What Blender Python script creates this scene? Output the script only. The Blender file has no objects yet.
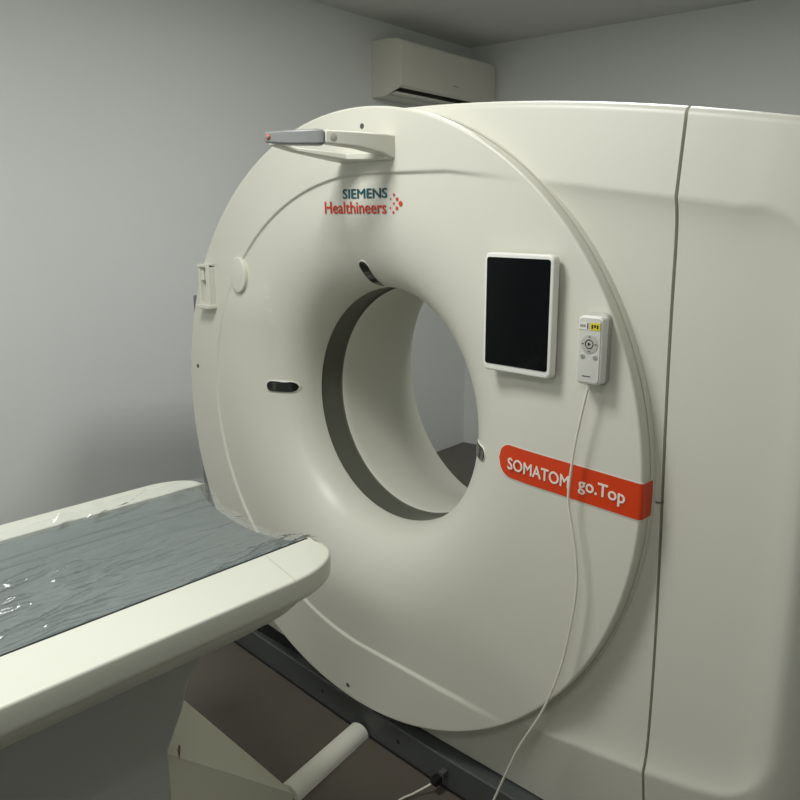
import bpy, math
import numpy as np
from mathutils import Vector, Matrix, noise

C = bpy.context.scene.collection
SC = bpy.context.scene
H = 1.04                                   # height of the bore centre above the floor
PSI = -0.0857                              # the room is turned a little against the scanner

# ------------------------------------------------------------------ camera, world, lights, exposure
def make_camera():
    pos = (1.5917, -1.4668, 0.5249 + H); yaw, pitch, roll = -0.7662, -0.2180, -0.0018
    f = Vector((math.sin(yaw)*math.cos(pitch), math.cos(yaw)*math.cos(pitch), math.sin(pitch)))
    r = Vector((math.cos(yaw), -math.sin(yaw), 0)); u = r.cross(f)
    r2 = r*math.cos(roll) + u*math.sin(roll); u2 = -r*math.sin(roll) + u*math.cos(roll)
    cam = bpy.data.cameras.new('camera'); o = bpy.data.objects.new('camera', cam); C.objects.link(o)
    m = Matrix((r2, u2, -f)).transposed().to_4x4(); m.translation = pos
    o.matrix_world = m
    cam.sensor_width = 36; cam.lens = 790.47/800*36; cam.clip_start = 0.02; cam.clip_end = 60
    SC.camera = o
make_camera()

w = bpy.data.worlds.new('world'); SC.world = w; w.use_nodes = True
w.node_tree.nodes['Background'].inputs[0].default_value = (0.80, 0.88, 1.0, 1)
w.node_tree.nodes['Background'].inputs[1].default_value = 0.02

def area(name, loc, size, power, col, sy=None):
    l = bpy.data.lights.new(name, 'AREA'); l.energy = power; l.color = col
    l.shape = 'RECTANGLE'; l.size = size; l.size_y = sy or size
    o = bpy.data.objects.new(name, l); o.location = loc; C.objects.link(o); return o
CEIL = 2.71
LC = (1.0, 0.995, 0.965)
area('ceiling_panel_light', (0.16, -1.0, CEIL-0.02), 0.55, 27, LC)
area('fill_light_front', (1.6, -2.3, CEIL-0.02), 0.6, 14, LC)  # unseen fill lamp, added to soften the plate's shadow on the right covers
area('fill_light_left', (-0.7, -2.4, CEIL-0.02), 0.6, 10, LC)  # unseen fill lamp, added to brighten the left wall
area('ceiling_panel_light_back', (0.25, 0.9, CEIL-0.02), 0.6, 27, LC)
SC.cycles.diffuse_bounces = 10; SC.cycles.max_bounces = 14

SC.view_settings.view_transform = 'Standard'; SC.view_settings.look = 'None'
SC.view_settings.gamma = 1; SC.view_settings.use_curve_mapping = False
SC.view_settings.exposure = 0.06

# ------------------------------------------------------------------ helpers
def srgb(r, g, b):
    f = lambda c: (c/255/12.92) if c/255 <= 0.04045 else ((c/255+0.055)/1.055)**2.4
    return (f(r), f(g), f(b), 1)

def mat(name, col, rough=0.5, metal=0.0, spec=0.5, coat=0.0, var=0.03, scale=6.0, bump=0.0, bscale=200.0):
    m = bpy.data.materials.new(name); m.use_nodes = True; nt = m.node_tree; b = nt.nodes['Principled BSDF']
    b.inputs['Roughness'].default_value = rough; b.inputs['Metallic'].default_value = metal
    b.inputs['Specular IOR Level'].default_value = spec; b.inputs['Coat Weight'].default_value = coat
    tc = nt.nodes.new('ShaderNodeTexCoord'); nz = nt.nodes.new('ShaderNodeTexNoise')
    nz.inputs['Scale'].default_value = scale; nz.inputs['Detail'].default_value = 3
    nt.links.new(tc.outputs['Object'], nz.inputs['Vector'])
    mx = nt.nodes.new('ShaderNodeMix'); mx.data_type = 'RGBA'
    lo = tuple(c*(1-var) for c in col[:3]) + (1,); hi = tuple(min(1, c*(1+var)) for c in col[:3]) + (1,)
    mx.inputs[6].default_value = lo; mx.inputs[7].default_value = hi
    nt.links.new(nz.outputs['Fac'], mx.inputs[0]); nt.links.new(mx.outputs[2], b.inputs['Base Color'])
    if bump:
        n2 = nt.nodes.new('ShaderNodeTexNoise'); n2.inputs['Scale'].default_value = bscale
        bp = nt.nodes.new('ShaderNodeBump'); bp.inputs['Strength'].default_value = bump; bp.inputs['Distance'].default_value = 0.002
        nt.links.new(tc.outputs['Object'], n2.inputs['Vector']); nt.links.new(n2.outputs['Fac'], bp.inputs['Height'])
        nt.links.new(bp.outputs['Normal'], b.inputs['Normal'])
    return m

M = dict(
    wall=mat('painted_wall', srgb(222, 225, 223), 0.75, bump=0.15, bscale=120, var=0.015, scale=2),
    ceiling=mat('painted_ceiling', srgb(206, 208, 205), 0.9, var=0.01, scale=2),
    floor=mat('vinyl_floor', srgb(94, 88, 79), 0.45, var=0.08, scale=9, bump=0.1, bscale=90),
    shell=mat('gantry_shell_paint', srgb(214, 214, 202), 0.38, var=0.006, scale=3),
    liner=mat('bore_liner', srgb(214, 214, 202), 0.45, var=0.006),
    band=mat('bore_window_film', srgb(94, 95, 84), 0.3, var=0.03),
    plinth=mat('plinth_grey', srgb(76, 79, 77), 0.45, var=0.04),
    side=mat('side_grey', srgb(120, 124, 122), 0.6),
    gap=mat('shadow_gap_black', srgb(26, 26, 25), 0.8),  # flat black for the plinth gap and the painted contact shadow
    seam=mat('seam_rubber', srgb(40, 39, 37), 0.7),
    darkglass=mat('dark_window', srgb(16, 17, 17), 0.18, var=0.1, coat=0.6),
    rim=mat('window_rim', srgb(226, 226, 214), 0.4),
    orange=mat('orange_banner', srgb(214, 62, 14), 0.4, var=0.02),
    white_print=mat('white_print', srgb(244, 226, 214), 0.5),
    teal_print=mat('teal_print', srgb(0, 84, 98), 0.5),
    red_print=mat('orange_print', srgb(206, 62, 34), 0.5),
    white=mat('white_plastic', srgb(232, 232, 226), 0.35, var=0.006),
    grey=mat('grey_plastic', srgb(132, 136, 135), 0.38, var=0.02),
    midgrey=mat('mid_grey_plastic', srgb(182, 182, 174), 0.4),
    faceplate=mat('remote_face', srgb(204, 204, 198), 0.45),
    darkgrey=mat('dark_grey_plastic', srgb(80, 80, 78), 0.5),
    screen=mat('screen_glass', srgb(6, 10, 12), 0.12, var=0.05, spec=0.15),
    yellow=mat('yellow_sticker', srgb(222, 208, 50), 0.5),
    black=mat('black_plastic', srgb(18, 18, 18), 0.5),
    table=mat('table_paint', srgb(216, 218, 206), 0.36, var=0.005),
    tablebody=mat('table_body_paint', srgb(176, 181, 176), 0.5, var=0.01),
    foot=mat('table_foot_paint', srgb(214, 214, 198), 0.5, var=0.01),
    pad=mat('mattress_vinyl', srgb(124, 134, 131), 0.4, var=0.04, scale=12),
    duct=mat('duct_plastic', srgb(226, 226, 214), 0.45),
    cord=mat('cord_white', srgb(226, 224, 210), 0.45),
    ac=mat('air_conditioner_plastic', srgb(214, 212, 200), 0.45, var=0.005),
    metal=mat('screw_metal', srgb(120, 118, 110), 0.35, metal=0.8),
    chip=mat('chipped_edge', srgb(120, 84, 58), 0.8, var=0.3, scale=60),
)

def film_material():
    m = bpy.data.materials.new('clear_plastic_film'); m.use_nodes = True; nt = m.node_tree
    for n in list(nt.nodes): nt.nodes.remove(n)
    out = nt.nodes.new('ShaderNodeOutputMaterial'); tr = nt.nodes.new('ShaderNodeBsdfTransparent')
    gl = nt.nodes.new('ShaderNodeBsdfGlossy'); gl.inputs['Roughness'].default_value = 0.09
    df = nt.nodes.new('ShaderNodeBsdfDiffuse'); df.inputs['Color'].default_value = (0.72, 0.76, 0.76, 1)
    tr.inputs['Color'].default_value = (0.95, 0.96, 0.96, 1)
    lw = nt.nodes.new('ShaderNodeFresnel'); lw.inputs['IOR'].default_value = 1.5
    tc = nt.nodes.new('ShaderNodeTexCoord'); mp = nt.nodes.new('ShaderNodeMapping')
    mp.inputs['Scale'].default_value = (11, 2.6, 6); nz = nt.nodes.new('ShaderNodeTexNoise')
    nz.inputs['Scale'].default_value = 1.0; nz.inputs['Detail'].default_value = 4; nz.inputs['Distortion'].default_value = 0.8
    nt.links.new(tc.outputs['Object'], mp.inputs['Vector']); nt.links.new(mp.outputs['Vector'], nz.inputs['Vector'])
    bp = nt.nodes.new('ShaderNodeBump'); bp.inputs['Strength'].default_value = 0.32; bp.inputs['Distance'].default_value = 0.03
    nt.links.new(nz.outputs['Fac'], bp.inputs['Height'])
    for n in (gl, lw): nt.links.new(bp.outputs['Normal'], n.inputs['Normal'])
    m1 = nt.nodes.new('ShaderNodeMixShader'); m1.inputs[0].default_value = 0.12
    nt.links.new(tr.outputs[0], m1.inputs[1]); nt.links.new(df.outputs[0], m1.inputs[2])
    m2 = nt.nodes.new('ShaderNodeMixShader')
    nt.links.new(lw.outputs[0], m2.inputs[0]); nt.links.new(m1.outputs[0], m2.inputs[1]); nt.links.new(gl.outputs[0], m2.inputs[2])
    nt.links.new(m2.outputs[0], out.inputs[0]); return m
M['film'] = film_material()

def root(name, loc, label, cat, group=None):
    o = bpy.data.objects.new(name, None); C.objects.link(o); o.location = loc
    o.empty_display_size = 0.1
    o['label'] = label; o['category'] = cat
    if group: o['group'] = group
    return o

def mesh(name, verts, faces, m, parent=None, smooth=True, label=None, angle=35):
    """verts in world coordinates; the object sits at its parent's origin"""
    off = Vector((0, 0, 0)); q = parent
    while q is not None: off += q.location; q = q.parent
    V = [tuple(Vector(v) - off) for v in verts] if parent is not None else [tuple(v) for v in verts]
    me = bpy.data.meshes.new(name); me.from_pydata(V, [], [tuple(int(i) for i in f) for f in faces]); me.validate()
    import bmesh
    bm = bmesh.new(); bm.from_mesh(me); bmesh.ops.remove_doubles(bm, verts=bm.verts, dist=1e-6)
    bmesh.ops.recalc_face_normals(bm, faces=bm.faces)
    for e in bm.edges:
        e.smooth = len(e.link_faces) < 2 or e.calc_face_angle(0) < math.radians(angle)
    bm.to_mesh(me); bm.free()
    for p_ in me.polygons: p_.use_smooth = smooth
    if isinstance(m, (list, tuple)):
        for x in m: me.materials.append(x)
    else: me.materials.append(m)
    o = bpy.data.objects.new(name, me); C.objects.link(o)
    if parent is not None: o.parent = parent
    if label: o['label'] = label
    return o

def grid(P):
    """P[i][j] -> verts, faces"""
    P = np.asarray(P, float); a, b = P.shape[:2]
    idx = np.arange(a*b).reshape(a, b)
    F = np.stack([idx[:-1, :-1], idx[1:, :-1], idx[1:, 1:], idx[:-1, 1:]], -1).reshape(-1, 4)
    return P.reshape(-1, 3), F

def join(*vf):
    V = []; F = []; n = 0
    for v, f in vf:
        V += [tuple(x) for x in v]; F += [tuple(int(i)+n for i in g) for g in f]; n += len(v)
    return V, F

def box(x0, x1, y0, y1, z0, z1):
    V = [(x, y, z) for z in (z0, z1) for y in (y0, y1) for x in (x0, x1)]
    return V, [(0, 2, 3, 1), (4, 5, 7, 6), (0, 1, 5, 4), (2, 6, 7, 3), (0, 4, 6, 2), (1, 3, 7, 5)]

def bevel(o, wd, seg=3):
    b = o.modifiers.new('bevel', 'BEVEL'); b.width = wd; b.segments = seg; b.limit_method = 'ANGLE'; b.angle_limit = math.radians(40)
    return o

def rrect(w_, h_, r, n=6):
    pts = []
    for cx, cy, a0 in ((w_/2-r, h_/2-r, 0), (-w_/2+r, h_/2-r, 90), (-w_/2+r, -h_/2+r, 180), (w_/2-r, -h_/2+r, 270)):
        for k in range(n+1):
            a = math.radians(a0 + 90*k/n); pts.append((cx+r*math.cos(a), cy+r*math.sin(a)))
    return pts

def loft(loops, cap=True):
    n = len(loops[0]); V = [p for l in loops for p in l]; F = []
    for i in range(len(loops)-1):
        for j in range(n):
            k = (j+1) % n; F.append((i*n+j, i*n+k, (i+1)*n+k, (i+1)*n+j))
    if cap: F += [tuple(range(n)), tuple(range((len(loops)-1)*n, len(loops)*n))]
    return V, F

def slab(outline, y0, y1, rb=0.003, cx=0, cz=0, fr=None):
    """rounded plate: outline in x,z; front at y0 (towards the viewer) with a soft front edge"""
    xs = [p_[0] for p_ in outline]; zs = [p_[1] for p_ in outline]
    mx, mz = (max(xs)+min(xs))/2, (max(zs)+min(zs))/2; hw, hh = (max(xs)-min(xs))/2, (max(zs)-min(zs))/2
    def lp(ins, y):
        return [(cx + mx+(a-mx)*(hw-ins)/hw, y, cz + mz+(b-mz)*(hh-ins)/hh) for a, b in outline]
    L = []
    for k in range(5):
        a = k/4*math.pi/2; L.append(lp(rb*(1-math.sin(a)), y0+rb*(1-math.cos(a))))
    return loft(L + [lp(0, y1)])

def tube(pts, r, n=8, res=8):
    """smooth tube through pts (Catmull-Rom)"""
    P = [Vector(p_) for p_ in pts]; Q = []
    E = [P[0]*2-P[1]] + P + [P[-1]*2-P[-2]]
    for i in range(1, len(E)-2):
        for k in range(res):
            t = k/res; a, b, c, d = E[i-1], E[i], E[i+1], E[i+2]
            Q.append(0.5*((2*b)+(c-a)*t+(2*a-5*b+4*c-d)*t*t+(3*b-a-3*c+d)*t**3))
    Q.append(P[-1]); L = []; up = Vector((0.31, 0.2, 0.93)).normalized()
    for i, q in enumerate(Q):
        d = (Q[min(i+1, len(Q)-1)]-Q[max(i-1, 0)]).normalized()
        s = d.cross(up)
        if s.length < 1e-3: s = d.cross(Vector((1, 0, 0)))
        s.normalize(); u = s.cross(d)
        L.append([tuple(q + r*(s*math.cos(a)+u*math.sin(a))) for a in [2*math.pi*j/n for j in range(n)]])
    return loft(L)

def text_vf(s, bold=0.0, spacing=1.0, shear=0.0):
    cu = bpy.data.curves.new('t', 'FONT'); cu.body = s; cu.offset = bold; cu.space_character = spacing; cu.resolution_u = 3; cu.shear = shear
    o = bpy.data.objects.new('t', cu); C.objects.link(o); bpy.context.view_layer.update()
    me = bpy.data.meshes.new_from_object(o.evaluated_get(bpy.context.evaluated_depsgraph_get()))
    V = np.array([v.co[:2] for v in me.vertices]); F = [tuple(p_.vertices) for p_ in me.polygons]
    bpy.data.objects.remove(o); bpy.data.curves.remove(cu); bpy.data.meshes.remove(me)
    V -= V.min(0); mx = V.max(0)
    return V, F, mx

# ------------------------------------------------------------------ room shell
cs, sn = math.cos(PSI), math.sin(PSI)
RC = np.array([-1.973, 2.913]); AX = np.array([cs, -sn]); AY = np.array([sn, cs])
def room(u, v, z): q = RC + AX*u + AY*v; return (q[0], q[1], z)
UR, VF = 5.3, -6.9
def struct(name, vf, m):
    o = mesh(name, vf[0], vf[1], m, smooth=False); o['kind'] = 'structure'; return o
def rbox(u0, u1, v0, v1, z0, z1):
    V, F = box(u0, u1, v0, v1, z0, z1); return [room(*v) for v in V], F
struct('floor', rbox(-.1, UR+.1, VF-.1, .1, -0.12, 0), M['floor'])
struct('ceiling', rbox(-.1, UR+.1, VF-.1, .1, CEIL, CEIL+.12), M['ceiling'])
struct('wall_left', rbox(-.12, 0, VF-.1, .12, 0, CEIL), M['wall'])
struct('wall_back', rbox(0, UR, 0, .12, 0, CEIL), M['wall'])
struct('wall_right', rbox(UR, UR+.12, VF-.1, .12, 0, CEIL), M['wall'])
struct('wall_front', rbox(0, UR, VF-.12, VF, 0, CEIL), M['wall'])

# ------------------------------------------------------------------ the scanner's front surface
FA, FB, FN = 0.27, 0.175, 2.42
DX, DZ, DR = 0.014, -0.04, 0.861            # the round front plate
def sstep(t): t = np.clip(t, 0, 1); return t*t*(3-2*t)

# outline of the long recessed field that runs over the plate and the covers
def contour():
    P = []
    for a in np.radians(np.arange(90, 271, 3)): P.append((0.05+0.735*math.cos(a), -0.028+(0.682 if a < math.pi else 0.676)*math.sin(a)))
    P = P[::1]
    P += [(0.33, -0.712), (0.64, -0.714), (0.9, -0.685), (1.0, -0.668)]
    for a in np.radians(np.arange(-80, 81, 8)): P.append((1.02+0.145*math.cos(a), (-0.50 if a < 0 else 0.40)+0.16*math.sin(a)))
    P += [(1.0, 0.558), (0.9, 0.573), (0.64, 0.61), (0.33, 0.648)]
    return np.array(P)
CT = contour()
def sd(x, z):
    x = np.asarray(x, float); z = np.asarray(z, float); sh = x.shape; x = x.ravel(); z = z.ravel()
    best = np.full(x.shape, 9.0); ins = np.zeros(x.shape, bool); n = len(CT)
    for i in range(n):
        ax, az = CT[i]; bx, bz = CT[(i+1) % n]
        dx, dz = bx-ax, bz-az; t = np.clip(((x-ax)*dx+(z-az)*dz)/(dx*dx+dz*dz), 0, 1)
        best = np.minimum(best, np.hypot(x-ax-t*dx, z-az-t*dz))
        c = ((az > z) != (bz > z)) & (x < (bx-ax)*(z-az)/(bz-az+1e-12)+ax); ins ^= c
    return np.where(ins, best, -best).reshape(sh)
def yf(x, z):
    x = np.asarray(x, float); z = np.asarray(z, float)
    r = np.hypot(x, z); t = np.clip((r-.35)/FA, 0, 1)
    y = FB*(1-(1-(1-t)**FN)**(1/FN))
    fade = 1-sstep((x-0.30)/0.30)
    fade = fade*(1-0.85*np.where(x < -.4, np.exp(-((z-.27)/.085)**2), 0))
    return y + 0.0065*sstep(sd(x, z)/0.007+0.5)*fade
def yb(x, z):
    s = sd(x, z)
    return np.where(s > 0, 0.039+0.015*(1-np.exp(-np.maximum(s, 0)/.035)), 0.039-s*np.where(z < 0, 0.17, 0.12))
def ZT(x): return 0.817-0.09*x*x

gan = root('ct_scanner', (0.2, 0.42, 0), 'large white computed tomography scanner with a round front plate, open bore and orange name banner', 'medical scanner')

# front plate with flared opening
def front_plate():
    NA = 480; th = np.linspace(0, 2*np.pi, NA+1)
    rings = []
    rr = list(0.35 + FA*np.linspace(0, 1, 44)**1.5)
    for r in rr: rings.append(np.stack([r*np.cos(th), 0*th, r*np.sin(th)], -1))
    last = rings[-1]
    edge = np.stack([DX+(DR-.006)*np.cos(th), 0*th, DZ+(DR-.006)*np.sin(th)], -1)
    for k in np.linspace(0, 1, 100)[1:]: rings.append(last*(1-k)+edge*k)
    P = np.array(rings); P[..., 1] = yf(P[..., 0], P[..., 2])
    ext = []
    for k in range(1, 6):
        a = k/5*math.pi/2; ins = .006*(1-math.sin(a))
        ext.append(np.stack([DX+(DR-ins)*np.cos(th), 0*th+.006*(1-math.cos(a)), DZ+(DR-ins)*np.sin(th)], -1))
    for y in (.03, .09): ext.append(np.stack([DX+DR*np.cos(th), 0*th+y, DZ+DR*np.sin(th)], -1))
    P = np.concatenate([P, np.array(ext)]); P[..., 2] += H
    v, f = grid(P); mesh('front_plate', v, f, M['shell'], gan, angle=50)
front_plate()

def lathe(name, prof, m, parent, NA=200, th0=0, th1=360, c=(0, 0), label=None):
    th = np.radians(np.linspace(th0, th1, NA+1))
    P = np.array([np.stack([c[0]+r*np.cos(th), 0*th+y, c[1]+r*np.sin(th)+H], -1) for r, y in prof])
    v, f = grid(P); return mesh(name, v, f, m, parent, label=label)
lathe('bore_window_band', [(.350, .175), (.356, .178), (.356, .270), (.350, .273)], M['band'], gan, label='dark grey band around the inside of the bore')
prof = [(.350, .273), (.3485, .276), (.3485, .30)]
for k in range(1, 33):
    t = math.sin(k/32*math.pi/2); prof.append((.3485+.24*(1-(1-t**1.85)**(1/1.85)), .30+.515*t))
prof += [(.612, .815), (.62, .80)]
lathe('bore_liner', prof, M['liner'], gan, label='smooth white tube lining the rear of the bore, flaring at the back')
lathe('ring_trim', [(.861, .042), (.8613, .036), (.8622, .034), (.8631, .036), (.864, .06)], M['shell'], gan, NA=240, th0=-100, th1=72, c=(DX, DZ), label='narrow raised lip beside the round front plate')

# front covers
def seamdx(z): return .019*sstep((.45-z)/.95)
def cover(name, xs, lo, hi, rows, right_ret=True, left_ret=False, top=False, yo=None, skip=True):
    """columns along x, rows from lo(x) to hi(x)"""
    P = []
    yo = yo if yo is not None else [0]*len(xs)
    for x, dy in zip(xs, yo):
        z0, z1 = lo(x), hi(x); tb = .018 if top else .0
        zz = np.concatenate([np.linspace(z0, z1-tb, rows)])
        wx = min(max((x-.60)/.27, 0), 1) if x < .884 else max(0, min(1, (1.15-x)/.27))
        xx = x + seamdx(zz)*wx; y = yb(xx, zz)+dy
        col = np.stack([xx, y, zz], -1)
        if top:
            ext = []
            for k in range(1, 6):
                a = k/5*math.pi/2; ext.append((x, y[-1]+tb*(1-math.cos(a)), z1-tb+tb*math.sin(a)))
            for yy in (.25, .5, .79): ext.append((x, max(yy, y[-1]+tb+.01*yy), z1-.01*yy))
            col = np.concatenate([col, np.array(ext)])
        else:
            ed = col[-1].copy(); ed[1] += .03; col = np.concatenate([col, ed[None]])
        bt = col[0].copy(); bt[1] += .03; col = np.concatenate([bt[None], col])
        P.append(col)
    P = np.array(P)
    def ret(c, dy=.03):
        e = c.copy(); e[:, 1] = np.minimum(e[:, 1]+dy, .79); return e
    if right_ret: P = np.concatenate([P, ret(P[-1])[None]])
    if left_ret: P = np.concatenate([ret(P[0])[None], P])
    P[..., 2] += H
    v, f = grid(P)
    if skip:
        ok = (np.hypot(v[:, 0]-DX, v[:, 2]-H-DZ) > 0.82) | (v[:, 1] > .2)
        f = [g for g in f if ok[list(g)].any()]
    return mesh(name, v, f, M['shell'], gan, angle=40)

def top_left(x):
    if x >= 0: return ZT(x)
    return min(ZT(x), DZ + math.sqrt(max(.842**2-(x-DX)**2, 0.0)))
xs = np.concatenate([np.linspace(-.77, .40, 70), np.linspace(.41, .8805, 110)])
cover('upper_front_cover', xs, lambda x: -.048, top_left, 150, top=True)
cover('lower_front_cover', xs, lambda x: -.937, lambda x: -.053, 150)
# right side cover
xs2 = [.8875 + (1.13-.8875)*k/60 for k in range(61)]; yo2 = [0]*61
for k in range(1, 15):
    a = k/14*math.pi/2; xs2.append(1.13+.11*math.sin(a)); yo2.append(.16*(1-math.cos(a)))
xs2.append(1.24); yo2.append(.66)
cover('right_side_cover', xs2, lambda x: -.937, ZT, 220, right_ret=False, left_ret=True, top=True, yo=yo2, skip=False)

# rear cover, side skins and gap fillers
def rear_cover():
    NA = 200; th = np.linspace(0, 2*np.pi, NA+1); P = []
    def out(a):
        dx, dz = math.cos(a), math.sin(a); lo, hi = 0, 3
        for _ in range(40):
            m_ = (lo+hi)/2; x, z = m_*dx, m_*dz
            ins = -.77 < x < 1.235 and -.925 < z < top_left(min(max(x, -.77), 1.235))-.01
            lo, hi = (m_, hi) if ins else (lo, m_)
        return lo
    R = np.array([out(a) for a in th])
    for k in (0, .25, .5, .75, 1):
        r = .610*(1-k)+R*k; P.append(np.stack([r*np.cos(th), 0*th+.795, r*np.sin(th)+H], -1))
    v, f = grid(P); mesh('rear_cover', v, f, M['shell'], gan)
    side = [(-.77, y, z+H) for y in (.08, .79) for z in (-.925, top_left(-.77))]
    mesh('left_side_cover', side, [(0, 1, 3, 2)], M['side'], gan)
rear_cover()
v, f = loft([[(x+float(seamdx(z)), y, H+z) for x, y in ((.871, .105), (.896, .105), (.896, .15), (.871, .15))] for z in np.linspace(-.92, .70, 24)]); mesh('seam_seal', v, f, M['seam'], gan, smooth=False, label='dark seal in the tall gap between the covers')
v, f = box(.80, .89, .10, .14, H-.06, H-.04); mesh('seam_backing', v, f, M['seam'], gan, smooth=False)
# grey rear side column, seen left of the front plate
v, f = join(box(-1.128, -1.104, .2, .78, 0.002, 1.30), box(-1.097, -.78, .205, .78, 0.002, 1.30))
bevel(mesh('side_column', v, f, M['side'], gan, smooth=False, label='grey service column at the left rear of the scanner'), .004)

# plinth
def plinth():
    pl = [(-.80, .085), (-.45, .064), (-.14, .046), (.29, .03), (.75, .03), (1.20, .05)]
    V = []; n = len(pl)
    for z in (0.002, .094, .098): V += [(x, y+(.004 if z > .095 else 0), z) for x, y in pl]
    V += [(x, .76, z) for z in (0.002, .098) for x in (1.20, -.80)]
    F = []
    for k in range(2): F += [(k*n+i, k*n+i+1, (k+1)*n+i+1, (k+1)*n+i) for i in range(n-1)]
    a = 3*n
    F += [tuple(range(2*n, 3*n)) + (a+2, a+3), tuple(range(n)) + (a, a+1)]
    F += [(a+1, a, a+2, a+3), (0, n, 2*n, a+3, a+1), (n-1, 2*n-1, 3*n-1, a+2, a)]
    return mesh('plinth', V, F, M['plinth'], gan, smooth=False, label='dark grey steel plinth under the scanner')
pl = plinth()
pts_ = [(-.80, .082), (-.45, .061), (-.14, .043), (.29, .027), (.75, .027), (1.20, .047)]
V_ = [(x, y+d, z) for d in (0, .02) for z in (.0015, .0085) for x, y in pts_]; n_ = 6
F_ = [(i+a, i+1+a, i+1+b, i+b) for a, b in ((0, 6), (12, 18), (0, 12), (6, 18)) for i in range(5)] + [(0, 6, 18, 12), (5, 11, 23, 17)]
mesh('contact_shadow_strip', V_, F_, M['gap'], pl, smooth=False, label='black strip put in as the contact shadow along the floor')  # contact shadow under the plinth, modelled as a thin black strip
v, f = box(-.76, 1.19, .094, .74, .098, H-.90); mesh('plinth_gap', v, f, M['gap'], gan, smooth=False, label='black gap between plinth and covers')
for x, y in ((-.23, .0505), (.135, .035)):
    v, f = slab(rrect(.012, .012, .0055, 4), y-.001, y+.01, .001, x, .052); mesh('bolt', v, f, M['black'], pl)

# ---------------- slots, windows, holes on the front
def surf_patch(name, c_ang, r0, r1, half, m, parent, lift=.0015, rr_=None, thick=0.004, label=None):
    """capsule shaped patch following the front surface, long axis radial"""
    ca = math.radians(c_ang); d = np.array([math.cos(ca), math.sin(ca)]); e = np.array([-d[1], d[0]])
    P = []; N = 24
    for k in range(N+1):
        t = k/N; r = r0+(r1-r0)*t
        e0 = min(r-r0, r1-r); wv = half if e0 >= half else math.sqrt(max(half**2-(half-e0)**2, 1e-8))
        row = []
        for s in np.linspace(-1, 1, 13):
            q = d*r+e*s*wv; y = float(yf(q[0], q[1]))-lift; row.append((q[0], y, q[1]+H))
        P.append(row)
    v, f = grid(P); o = mesh(name, v, f, m, parent, label=label)
    s = o.modifiers.new('solid', 'SOLIDIFY'); s.thickness = thick; s.offset = 0
    return o
for ang, r0, r1 in ((177.2, .366, .445), (90.5, .356, .428), (-4.4, .372, .440)):
    rm = surf_patch('laser_window_rim', ang, r0-.003, r1+.003, .0192, M['rim'], gan, lift=.0012, thick=.003)
    surf_patch('laser_window', ang, r0, r1, .0165, M['darkglass'], rm, lift=.0035, thick=.003, label='dark glass positioning laser slot')

def hole(x, z, r=.007):
    y = float(yf(x, z)); 
    v, f = slab(rrect(2*r, 2*r, r*.98, 6), y-.0012, y+.004, .0008, x, z+H); mesh('screw_hole', v, f, M['darkgrey'], gan)
for x, z in ((.047, .772), (-.045, -.861), (-.795, .047)): hole(x, z)

# oval cap
def oval(name, cx, cz, a, b, y0, y1, m, rb=.004):
    o_ = [(a*math.cos(t), b*math.sin(t)) for t in np.linspace(0, 2*math.pi, 48, endpoint=False)]
    v, f = slab(o_, y0, y1, rb, cx, cz+H); return mesh(name, v, f, m, gan, angle=50)
oval('oval_cap', -.524, .372, .041, .056, -.009, .012, M['shell'], .004)['label'] = 'round raised cap on the left of the front plate'

# open bracket at the left rim
def bracket():
    cx, cz = -.692, .331
    parts = [box(cx-.036, cx-.026, -.022, .004, cz-.066+H, cz+.066+H), box(cx+.014, cx+.032, -.026, .004, cz-.072+H, cz+.070+H),
             box(cx-.036, cx+.032, -.024, .004, cz+.058+H, cz+.070+H), box(cx-.040, cx+.034, -.034, .004, cz-.076+H, cz-.062+H)]
    bevel(mesh('holder_bracket', *join(*parts), M['shell'], gan, smooth=False, label='empty white bracket frame at the left rim of the front plate'), .003)
    v, f = box(cx-.03, cx-.012, -.016, .003, cz+.015+H, cz+.058+H); bevel(mesh('bracket_hook', v, f, M['shell'], gan, smooth=False), .003)
bracket()

# ---------------- lettering
def letters(name, s, x0, x1, z0, z1, m, parent, bold=.01, tilt=0.0, lift=.0016, rot=None, flat=None, label=None, spacing=1.0):
    """text filling x0..x1 wide and z0..z1 high (relative to the bore centre), sloping by tilt"""
    V, F, mx = text_vf(s, 0, spacing)
    n = len(V); sh = [(0, 0), (-bold, 0), (bold, 0), (0, -bold*.8), (0, bold*.8), (-bold*.7, -bold*.6), (bold*.7, bold*.6)] if bold else [(0, 0)]
    V = np.concatenate([V+np.array(q) for q in sh]); dy = np.repeat(np.arange(len(sh))*.00012, n); F = [tuple(i+n*k for i in g) for k in range(len(sh)) for g in F]
    X = x0+V[:, 0]/mx[0]*(x1-x0); Z = z0+V[:, 1]/mx[1]*(z1-z0)+(X-x0)*tilt
    Y = (yf(X, Z)-lift if flat is None else np.full(X.shape, flat))-dy
    return mesh(name, np.stack([X, Y, Z+H], -1), F, m, parent, smooth=False, label=label)
letters('logo_lettering', 'SIEMENS', -.036, .131, .594, .618, M['teal_print'], gan, .022, tilt=-.008, label='teal SIEMENS lettering')
letters('logo_lettering', 'Healthineers', -.111, .127, .556, .587, M['red_print'], gan, .016, tilt=-.012, label='orange Healthineers lettering')
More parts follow.
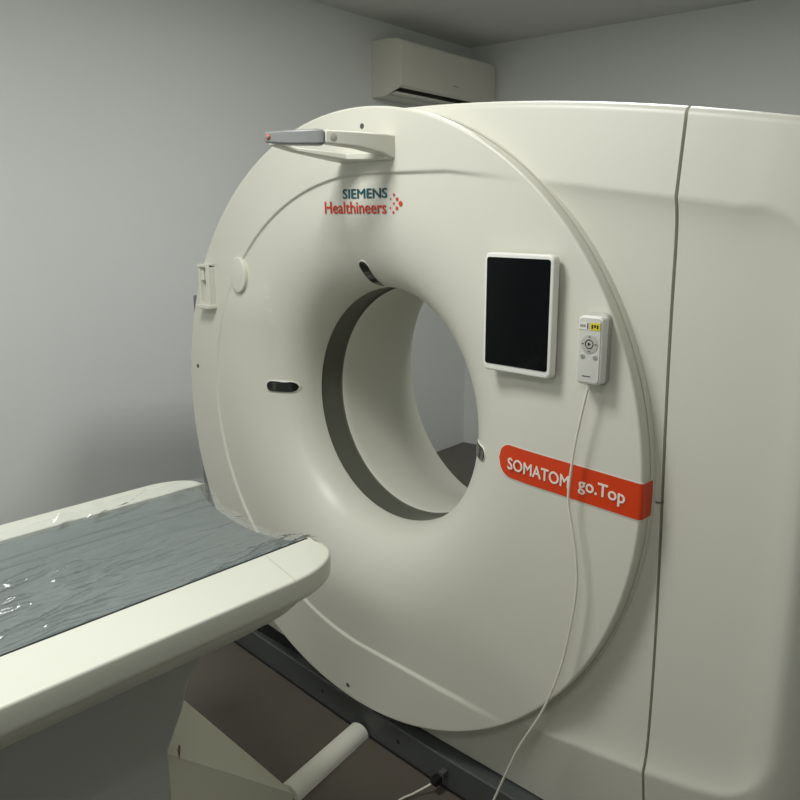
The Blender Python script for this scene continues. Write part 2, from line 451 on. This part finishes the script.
def dots():
    VF_ = []
    for dx, dz, r in ((.155, .599, .0036), (.166, .588, .0047), (.178, .577, .0066), (.165, .566, .0047), (.152, .556, .0036), (.143, .589, .0026), (.1545, .578, .0032), (.142, .567, .0026)):
        t = np.linspace(0, 2*np.pi, 16, endpoint=False); X = dx+r*np.cos(t); Z = dz+r*np.sin(t)
        VF_.append((np.stack([X, yf(X, Z)-.0016, Z+H], -1), [tuple(range(16))]))
    for dx, dz, r in () and ((.148, .610, .0035), (.160, .599, .0050), (.175, .580, .0078), (.160, .575, .0036+.0012), (.161, .562, .005), (.148, .548, .0035), (.143, .598, .0025), (.148, .580, .0035), (.143, .563, .0025)):
        t = np.linspace(0, 2*np.pi, 16, endpoint=False); X = dx+r*np.cos(t)*1.0; Z = dz+r*np.sin(t)
        VF_.append((np.stack([X, yf(X, Z)-.0016, Z+H], -1), [tuple(range(16))]))
    mesh('logo_dots', *join(*VF_), M['red_print'], gan, smooth=False, label='triangle of orange dots beside the lettering')
dots()

# ---------------- orange banner
def banner():
    x0, sl = .500, -.053
    def mid(x): return -.0205+(x-.54)*sl
    hw = .0395
    def strip(hw_, xs0, lift):
        P = []
        X = list(np.linspace(xs0, .8718, 60))
        for x in X:
            e = x-xs0; wv = hw_ if e >= hw_ else math.sqrt(max(hw_**2-(hw_-e)**2, 1e-8)); row = []
            for s in np.linspace(-1, 1, 13):
                z = mid(x)+s*wv; 
                xe = DX+math.sqrt((DR-.004)**2-(z-DZ)**2); xx = min(x, xe)
                row.append((xx, float(yf(xx, z))-lift, z+H))
            P.append(row)
        for yy in (.002, .006, .012, .03, .042):
            row = []
            for s in np.linspace(-1, 1, 13):
                z = mid(.87)+s*hw_; xe = DX+math.sqrt(DR**2-(z-DZ)**2)+lift; row.append((xe, yy, z+H))
            P.append(row)
        return grid(P)
    ed = mesh('name_banner_edge', *strip(hw+.003, x0-.003, .0012), M['rim'], gan, label='thin white outline of the orange banner')
    b = mesh('name_banner', *strip(hw, x0, .0024), M['orange'], gan, angle=60, label='long orange banner with a rounded left end')
    letters('banner_lettering', 'SOMATOM', .536, .702, -.037, -.009, M['white_print'], b, .028, tilt=sl-.01, flat=-.0035, label='white SOMATOM lettering')
    letters('banner_lettering', 'go.Top', .727, .839, -.052, -.014, M['white_print'], b, .026, tilt=sl-.01, flat=-.0035, label='white go.Top lettering')
banner()

# ---------------- triangular handle arm at the top
def arm():
    r0 = gan
    def bar(pts, hz):
        # pts: plan points (x,y), inner/outer pairs; hz: (zlow, zhigh) per pair
        L = []
        for (a, b), (z0, z1) in zip(pts, hz):
            L.append([(a[0], a[1], z0+H), (b[0], b[1], z0+H), (b[0], b[1], z1+H), (a[0], a[1], z1+H)])
        return loft(L)
    outer = bar([((.105, .004), (.165, .004)), ((.118, -.03), (.160, -.035)), ((.100, -.09), (.142, -.10)), ((.076, -.156), (.108, -.178))],
                [(.683, .742), (.697, .743), (.708, .744), (.714, .745)])
    o = bevel(mesh('handle_arm', *outer, M['shell'], gan, label='white triangular handle arm above the lettering'), .004)
    lower = bar([((.160, .004), (-.020, .004)), ((.150, -.020), (-.030, -.006)), ((.03, -.04), (-.040, -.035)), ((-.035, -.15), (-.058, -.155)), ((-.03, -.200), (-.055, -.222))],
                [(.683, .700), (.684, .700), (.688, .704), (.705, .716), (.716, .728)])
    bevel(mesh('handle_brace', *lower, M['shell'], gan), .003)
    tip = bar([((.076, -.156), (.108, -.179)), ((.066, -.163), (.098, -.194)), ((.0, -.192), (.024, -.226)), ((-.045, -.212), (-.036, -.249))],
              [(.712, .745), (.711, .747), (.714, .747), (.720, .745)])
    t = bevel(mesh('handle_tip', *tip, M['grey'], gan, label='grey end of the handle arm'), .005)
    # small round marks on the viewer's side of the bar
    def disc_on(cx, cy, cz, nx, ny, r, m, nm, par):
        n = Vector((nx, ny, 0)).normalized(); s = Vector((0, 0, 1)).cross(n); c_ = Vector((cx, cy, cz+H))
        L = [[tuple(c_+n*d+s*(q*math.cos(a))+Vector((0, 0, 1))*(q*math.sin(a))) for a in np.linspace(0, 2*math.pi, 20, endpoint=False)] for d, q in ((-.004, r), (.001, r), (.0015, r*.8))]
        return mesh(nm, *loft(L), m, par)
    disc_on(.116, -.161, .730, .93, -.36, .0085, M['midgrey'], 'round_button', o)
    disc_on(-.024, -.2455, .733, .36, -.93, .006, M['red_print'], 'red_mark', t)
    disc_on(-.0235, -.2470, .733, .36, -.93, .0038, M['grey'], 'mark_centre', t)
arm()

# ---------------- remote holder on the plate, cable socket on the plinth
v, f = slab(rrect(.062, .150, .014), -.013, .002, .004, .754, .272+H); hold = mesh('remote_holder', v, f, M['midgrey'], gan, angle=50, label='grey cradle behind the hand remote')
v, f = box(.53, .61, -.012, .003, .285+H, .375+H); mesh('tablet_mount', v, f, M['midgrey'], gan, smooth=False)

# ------------------------------------------------------------------ tablet
tab = root('tablet_computer', (.568, -.035, .33+H-.131), 'tablet with black screen and white frame mounted upright right of the bore', 'tablet')
def tilted(vf, cx, cz, tilt=-.012, tiltx=0.0):
    V, F = vf; V = [(x, y, z+(x-cx)*tilt) for x, y, z in V]; return V, F
v, f = tilted(slab(rrect(.184, .266, .014), -.033, -.012, .005, .569, .331+H), .569, .331)
mesh('tablet_casing', v, f, M['white'], tab, angle=50)
v, f = tilted(slab(rrect(.168, .240, .006), -.0345, -.032, .0005, .569, .334+H), .569, .334)
mesh('screen', v, f, M['screen'], tab, label='black glossy screen, switched off')

# ------------------------------------------------------------------ hand remote
rem = root('remote_control', (.759, -.03, .203+H), 'small grey hand remote with round button pad and yellow sticker, right of the tablet', 'remote control')
rc, rz = .758, .272
v, f = slab(rrect(.056, .142, .010), -.040, -.017, .004, rc, rz+H); body = mesh('remote_body', v, f, M['white'], rem, angle=50)
v, f = slab(rrect(.050, .134, .008), -.0415, -.039, .001, rc, rz+H); mesh('face_plate', v, f, M['faceplate'], body)
def disc(name, cx, cz, r, y, m, par, r2=None):
    t = np.linspace(0, 2*np.pi, 28, endpoint=False)
    if r2 is None:
        return mesh(name, *loft([[(cx+q*math.cos(a), y+d, cz+H+q*math.sin(a)) for a in t] for d, q in ((.002, r), (0, r), (-.0005, r*.85))]), m, par)
    th = np.linspace(0, 2*np.pi, 29)
    return mesh(name, *grid([[(cx+q*math.cos(a), y, cz+H+q*math.sin(a)) for a in th] for q in (r, r2)]), m, par)
disc('button_pad', rc+.001, rz+.014, .0195, -.0425, M['midgrey'], rem)
disc('button_ring', rc+.001, rz+.014, .0098, -.0436, M['black'], rem, .0080)
v = [(rc-.002, -.0437, rz+.018+H), (rc-.002, -.0437, rz+.010+H), (rc+.0055, -.0437, rz+.014+H)]; mesh('play_symbol', v, [(0, 1, 2)], M['black'], rem, smooth=False)
tri = []
for dx, dz in ((0, .0148), (0, -.0148), (.0150, 0), (-.0150, 0)):
    tri.append(box(rc+.001+dx-.0024, rc+.001+dx+.0024, -.0436, -.0434, rz+.014+dz-.0010+H, rz+.014+dz+.0010+H))
mesh('arrow_mark', *join(*tri), M['darkgrey'], rem, smooth=False)
for dx in (-.014, .015):
    b_ = disc('round_key', rc+dx, rz-.012, .0058, -.0425, M['midgrey'], rem); disc('key_ring', rc+dx, rz-.012, .0028, -.0436, M['darkgrey'], b_, .0020)
v, f = box(rc-.0245, rc-.001, -.0425, -.0415, rz+.043+H, rz+.058+H); st = mesh('white_sticker', v, f, M['rim'], rem, smooth=False)
v, f = box(rc+.001, rc+.0235, -.0425, -.0415, rz+.043+H, rz+.058+H); sy = mesh('yellow_sticker', v, f, M['yellow'], rem, smooth=False, label='yellow label at the top of the remote')
mesh('sticker_print', *join(*[box(rc-.0215+k*.0045, rc-.0190+k*.0045, -.0428, -.0426, rz+.048+H, rz+.053+H) for k in range(3)] + [box(rc-.006, rc-.003, -.0428, -.0426, rz+.045+H, rz+.057+H)]), M['darkgrey'], st, smooth=False)
mesh('sticker_print', *join(*[box(rc+.004+k*.006, rc+.008+k*.006, -.0428, -.0426, rz+.046+(k % 2)*.002+H, rz+.054+H) for k in range(3)]), M['black'], sy, smooth=False)
v, f = box(rc-.013, rc+.006, -.0420, -.0416, rz-.0545+H, rz-.0525+H); mesh('print_line', v, f, M['darkgrey'], rem, smooth=False)
cord = [(.757, -.031, .206), (.752, -.032, .18), (.733, -.03, .087), (.724, -.03, .02), (.719, -.03, -.063), (.733, -.03, -.13), (.745, -.03, -.19), (.750, -.03, -.266), (.738, -.03, -.37), (.718, -.03, -.475), (.676, -.03, -.60), (.616, -.03, -.723), (.578, -.03, -.82), (.542, -.032, -.92), (.52, -.05, -1.0), (.50, -.12, -1.034), (.42, -.30, -1.0365)]
mesh('remote_cable', *tube([(x, y, z+H) for x, y, z in cord], .0029), M['cord'], rem, label='thin white cord hanging down to the floor')
mesh('strain_relief', *tube([(.757, -.031, .212+H), (.7535, -.031, .188+H)], .0042), M['white'], rem)

# ------------------------------------------------------------------ patient table
TY = 0.035
def T(x, y, z): # table frame: turned slightly, x across, y along
    return (x - TY*(y+.45), y + TY*x, z+H)
tb = root('patient_table', (.05, -1.3, 0), 'white patient table with broad side rails pointing at the scanner bore', 'patient table')
YB = -2.9
def rail(sgn):
    """flat topped rail with a rounded front corner and a soft underside"""
    xi, xo = (.265, .411) if sgn > 0 else (-.245, -.352)
    yt, ys = (-.392, -.575) if sgn > 0 else (-.326, -.45)
    L = []
    stations = [YB] + list(np.linspace(-2.4, ys, 12)) + [None]*14
    outl = [(xo, y) for y in [YB, -2.2, -1.6, -1.1, -.8, ys]]
    for k in range(1, 13):
        a = k/12*math.pi/2; outl.append((xi+(xo-xi)*(.12+.88*math.cos(a)**.8 if math.cos(a) > 1e-6 else .12), ys+(yt-ys)*math.sin(a)))
    # sections from the outside edge inwards
    rows = []
    for (x, y) in outl:
        t = (x-xi)/(xo-xi)
        fy = y
        prof = []
        sg = 1 if xo > xi else -1
        # outward direction in plan
        prof.append((0, 0)); 
        rows.append((x, fy))
    V = []; F = []
    n = len(rows)
    nrm = []
    for i in range(n):
        a = rows[max(i-1, 0)]; b = rows[min(i+1, n-1)]; d = Vector((b[0]-a[0], b[1]-a[1])).normalized()
        nn = Vector((d[1], -d[0])) if sgn > 0 else Vector((-d[1], d[0])); nrm.append(nn)
    prof = []
    er = .006
    for k in range(5):
        a = k/4*math.pi/2; prof.append((-er+er*math.sin(a), -er+er*math.cos(a)))
    prof += [(.001, -.02), (.000, -.040)]
    for k in range(1, 7):
        a = k/6*math.pi/2; prof.append((-.05+.05*math.cos(a), -.040-.028*math.sin(a)))
    P = []
    for (x, y), nn in zip(rows, nrm):
        row = [T(xi, min(y, yt), -.175-.03), T(xi, min(y, yt), -.175)]
        for o_, dz in prof:
            px, py = x+nn[0]*o_, y+nn[1]*o_
            if sgn > 0: px = max(px, xi)
            else: px = min(px, xi)
            row.append(T(px, py, -.175+dz))
        P.append(row)
    v, f = grid(P)
    nn_ = len(P[0])
    caps = [tuple(range(nn_)), tuple(range((n-1)*nn_, n*nn_))]
    return mesh('side_rail', v, list(f)+caps, M['table'], tb, angle=50)
for s in (1, -1): rail(s)
v, f = [T(.270, -.525, -.1747), T(.412, -.562, -.1747), T(.412, -.5635, -.1747), T(.270, -.5265, -.1747)], [(0, 1, 2, 3)]
mesh('rail_joint', v, f, M['midgrey'], tb, smooth=False)

# under-body and column
def carrier():
    sec = [(.0, -.232), (.262, -.232), (.345, -.226), (.366, -.238), (.366, -.250), (.346, -.276), (.315, -.305), (.285, -.325), (.262, -.342), (.235, -.362), (.20, -.385), (.15, -.405), (.08, -.415), (.0, -.418)]
    full = sec + [(-x*.86, z) for x, z in reversed(sec[1:-1])]
    L = []
    for y, s, dz in ((YB, 1, 0), (-1.6, 1, 0), (-.75, 1, 0), (-.56, 1, 0), (-.51, .985, .006), (-.475, .95, .020), (-.45, .90, .045), (-.435, .85, .07), (-.425, .78, .11), (-.418, .72, .15)):
        lp = []
        for x, z in full:
            zz = z if z > -.23 else -.225+(z+.225)*(1-dz/.19)
            lp.append(T(x*s, y, zz))
        L.append(lp)
    mesh('table_carrier', *loft(L), M['table'], tb, angle=60, label='smooth under-body of the table top')
    # column
    L = []
    for z, hx, yf_ in ((-.34, .262, -.665), (-.38, .235, -.672), (-.42, .215, -.682), (-.50, .188, -.700), (-.60, .156, -.722), (-.62, .155, -.722), (-.90, .155, -.722), (-1.038, .155, -.722)):
        hx0 = hx; r = .035 if z > -.5 else .012; pts = []
        for cx, cy, a0 in ((hx0-r, yf_-r, 0), (-hx0+r, yf_-r, 90), (-hx0+r, -2.3+r, 180), (hx0-r, -2.3+r, 270)):
            for k in range(7):
                a = math.radians(a0+90*k/6); pts.append(T(cx+r*math.cos(a)+.0, cy+r*math.sin(a), z))
        L.append(pts)
    mesh('column', *loft(L), M['tablebody'], tb, angle=60, label='tall grey column carrying the table top')
carrier()
def prow():
    A = (0.0, -.585, -.612); B = (.150, -.7255, -.612); B2 = (-.150, -.7255, -.612)
    C1 = (.062, -.305, -1.012); C2 = (-.062, -.305, -1.012); C0 = (0, -.300, -1.008)
    D = [(.062, -.305, -1.038), (-.062, -.305, -1.038), (.148, -.7255, -1.038), (-.148, -.7255, -1.038), (.149, -.7255, -.614), (-.149, -.7255, -.614)]
    V = [A, B, B2, C1, C2, C0] + D; V = [T(x, y, z) for x, y, z in V]
    F = [(0, 1, 3, 5), (0, 5, 4, 2), (3, 6, 7, 4, 5), (1, 10, 8, 6, 3), (2, 4, 7, 9, 11), (0, 2, 11, 10, 1), (6, 8, 9, 7), (8, 10, 11, 9)]
    o = bevel(mesh('foot_cover', V, F, M['foot'], tb, smooth=False, label='pointed pale cover at the foot of the column'), .004)
    v, f = join(box(.0, .014, 0, .002, 0, .004))
    c_ = Vector(T(.150, -.700, -.622)); mesh('chipped_mark', [tuple(c_+Vector(q)) for q in ((-.014, .012, .008), (.0, .0, .006), (.013, -.004, -.011), (.004, .004, -.004), (-.010, .014, .002))], [(0, 1, 2, 3, 4)], M['chip'], o, smooth=False)
prow()

# cradle under the mattress and black gap
PADX0, PADX1 = -.245, .256
def padz(x): # concave lying surface
    t = (x-.01)/.255; return -.212+.030*min(abs(t), 1.0)**2.2
def ydrop(x):
    t = (x-.0)/.26; return -.342-.026*max(0, 1-t*t)**.8+(-.044)*max(0, min(1, (x+.25)/.5))
v, f = join(*[box(0, 1, 0, 1, 0, 1)][:0], *[([T(x, y, z) for x in (PADX0+.002, .2655) for y in (YB, -.42) for z in (-.26, -.226)], [(0, 1, 3, 2), (4, 6, 7, 5), (0, 4, 5, 1), (2, 3, 7, 6), (0, 2, 6, 4), (1, 5, 7, 3)])])
mesh('cradle_bed', v, f, M['black'], tb, smooth=False, label='black bed under the mattress')

v, f = [T(x, y, z) for x in (.2555, .2655) for y in (YB, -.398) for z in (-.20, -.1765)], [(0, 1, 3, 2), (4, 6, 7, 5), (0, 4, 5, 1), (2, 3, 7, 6), (0, 2, 6, 4), (1, 5, 7, 3)]
mesh('accessory_rail', v, f, M['black'], tb, smooth=False, label='thin black strip along the inner edge of the right side rail')
def mattress():
    xs_ = np.linspace(PADX0, PADX1-.002, 260); ys_ = np.concatenate([np.linspace(YB, -.6, 30), np.linspace(-.58, 0, 14)])
    top = []; 
    for x in xs_:
        row = []; ye = ydrop(x)
        for k, y in enumerate(ys_):
            yy = y if y <= -.6 else -.6+(ye+.6)*((y+.58)/.58*.93+.07)
            z = padz(x)
            g = 0
            for gx in (-.185, -.150): g += .009*math.exp(-((x-gx)/.003)**2)
            if y > -.02: z -= .003
            row.append(T(x, yy, z-g))
        top.append(row)
    bot = [[(p_[0], p_[1], min(p_[2]-.012, H-.2255+.0)) for p_ in r_] for r_ in top]
    a, b = len(top), len(top[0]); v1, f1 = grid(top); v2, f2 = grid(bot); n = a*b
    F = [tuple(q) for q in f1] + [tuple(int(i)+n for i in q) for q in f2]
    for i in range(a-1):
        F.append((i*b, (i+1)*b, (i+1)*b+n, i*b+n)); F.append((i*b+b-1, (i+1)*b+b-1, (i+1)*b+b-1+n, i*b+b-1+n))
    for j in range(b-1):
        F.append((j, j+1, j+1+n, j+n)); F.append(((a-1)*b+j, (a-1)*b+j+1, (a-1)*b+j+1+n, (a-1)*b+j+n))
    o = mesh('table_mattress', list(map(tuple, v1))+list(map(tuple, v2)), F, M['pad'], None, angle=50)
    o['label'] = 'thin blue-grey vinyl mattress lying in the hollow of the patient table'; o['category'] = 'mattress'
mattress()

def film():
    NX, NY = 150, 420; P = []
    for i in range(NX+1):
        s = i/NX; x = PADX0-.004+(PADX1-.006-PADX0+.004)*s; row = []
        for j in range(NY+1):
            t = (j/NY)
            ye = ydrop(x)+.030+.016*noise.noise(Vector((x*18, 3.1, 0)))+.008*noise.noise(Vector((x*60, 7.1, 0)))
            y = YB+.02+(ye-YB-.02)*(1-(1-t)**1.6)
            q = noise.noise(Vector((x*9+y*1.2, y*1.7, 1.3))); q2 = noise.noise(Vector((x*22-y*3.0, y*5, 5.3)))
            rdg = (1-abs(q))**6*.008+(1-abs(q2))**5*.0035
            wl = .0025+rdg
            z = padz(x)+wl
            cr = noise.noise(Vector((x*30+y*5, y*7-x*6, 9.1))); msk = max(0, noise.noise(Vector((x*5, y*3.1, 4.4)))+.21+max(0, -x-.14)*4)
            z += (max(0, 1-abs(cr)*7)*.0095+max(0, cr-.1)*.012)*min(1, msk*1.6)
            if x < PADX0+.04: z += .022*((PADX0+.04-x)/.044)**1.5
            ov = y-ydrop(x)
            if ov > -.03: z += .006*noise.noise(Vector((x*40, y*40, 2)))*min(1, (ov+.03)/.03)
            z -= max(0, ov)*.25
            row.append(T(x, y, z))
        P.append(row)
    o = mesh('plastic_film', *grid(P), M['film'], None, angle=180)
    if sum(p_.normal.z for p_ in o.data.polygons) < 0: o.data.flip_normals()
    o['label'] = 'crinkled clear plastic film spread over the mattress of the patient table'; o['category'] = 'plastic film'
film()

# ------------------------------------------------------------------ cable duct on the floor, network cable
def duct():
    a = Vector((.035, -.300, 0)); b = Vector((-.028, .028, 0)); d = (b-a); L = []
    s = Vector((d.y, -d.x, 0)).normalized()
    for t in (0, 1):
        c = a+d*t; lp = []
        for k in range(13):
            an = math.pi*k/12; lp.append(tuple(c+s*(.036*math.cos(an))+Vector((0, 0, .002+.038*math.sin(an)**.8 if an < 3.14 and an > 0 else .002))))
        L.append(lp)
    o = mesh('cable_duct', *loft(L), M['duct'], None, angle=60)
    o['label'] = 'short white half-round cable duct on the floor between table foot and scanner plinth'; o['category'] = 'cable duct'
duct()
nc = root('network_cable', (.33, .0, 0), 'white cable with black plug stuck into the dark plinth of the scanner', 'cable')
mesh('cable', *tube([(.315, -.005, .034), (.30, -.03, .022), (.285, -.06, .012), (.27, -.10, .006), (.28, -.16, .005), (.30, -.24, .005), (.30, -.36, .005)], .0028), M['cord'], nc)
bevel(mesh('plug', *box(.308, .332, -.014, .012, .030, .052), M['black'], nc, smooth=False, label='black plug'), .002)
bevel(mesh('socket', *box(.318, .336, .010, .034, .046, .064), M['darkgrey'], pl, smooth=False), .002)

# ------------------------------------------------------------------ air conditioner on the left wall
ac = root('air_conditioner', room(.01, -.52, 2.28), 'white split air conditioner high on the left wall, near the corner', 'air conditioner')
def AC():
    prof_ = [(.002, 2.284), (.002, 2.588), (.10, 2.590), (.19, 2.580), (.216, 2.573), (.222, 2.564), (.222, 2.342), (.219, 2.334), (.200, 2.322)]
    V0, V1 = -1.0, -.03
    main = prof_ + [(.165, 2.345), (.120, 2.335), (.112, 2.292), (.095, 2.284)]
    mesh('air_conditioner_body', *loft([[room(u, v_, z) for u, z in main] for v_ in (V0+.012, V1-.012)]), M['ac'], ac, angle=30)
    full = prof_ + [(.112, 2.290), (.095, 2.284)]
    for a, b in ((V0, V0+.0115), (V1-.0115, V1)):
        mesh('end_panel', *loft([[room(u, v_, z) for u, z in full] for v_ in (a, b)]), M['ac'], ac, angle=30)
    v, f = rbox(.121, .163, V0+.013, V1-.013, 2.312, 2.334)
    mesh('air_outlet', v, f, M['black'], ac, smooth=False, label='dark air outlet slot')
    L = [[room(u, v_, z) for u, z in ((.128, 2.292), (.168, 2.3035), (.167, 2.3065), (.127, 2.295))] for v_ in (V0+.02, V1-.02)]
    mesh('louvre', *loft(L), M['ac'], ac)
    bars = [rbox(.2222, .2226, -.50+k*.012, -.492+k*.012, 2.384, 2.391) for k in range(5)]
    mesh('maker_mark', *join(*bars), M['grey'], ac, smooth=False, label='tiny grey maker mark')
AC()
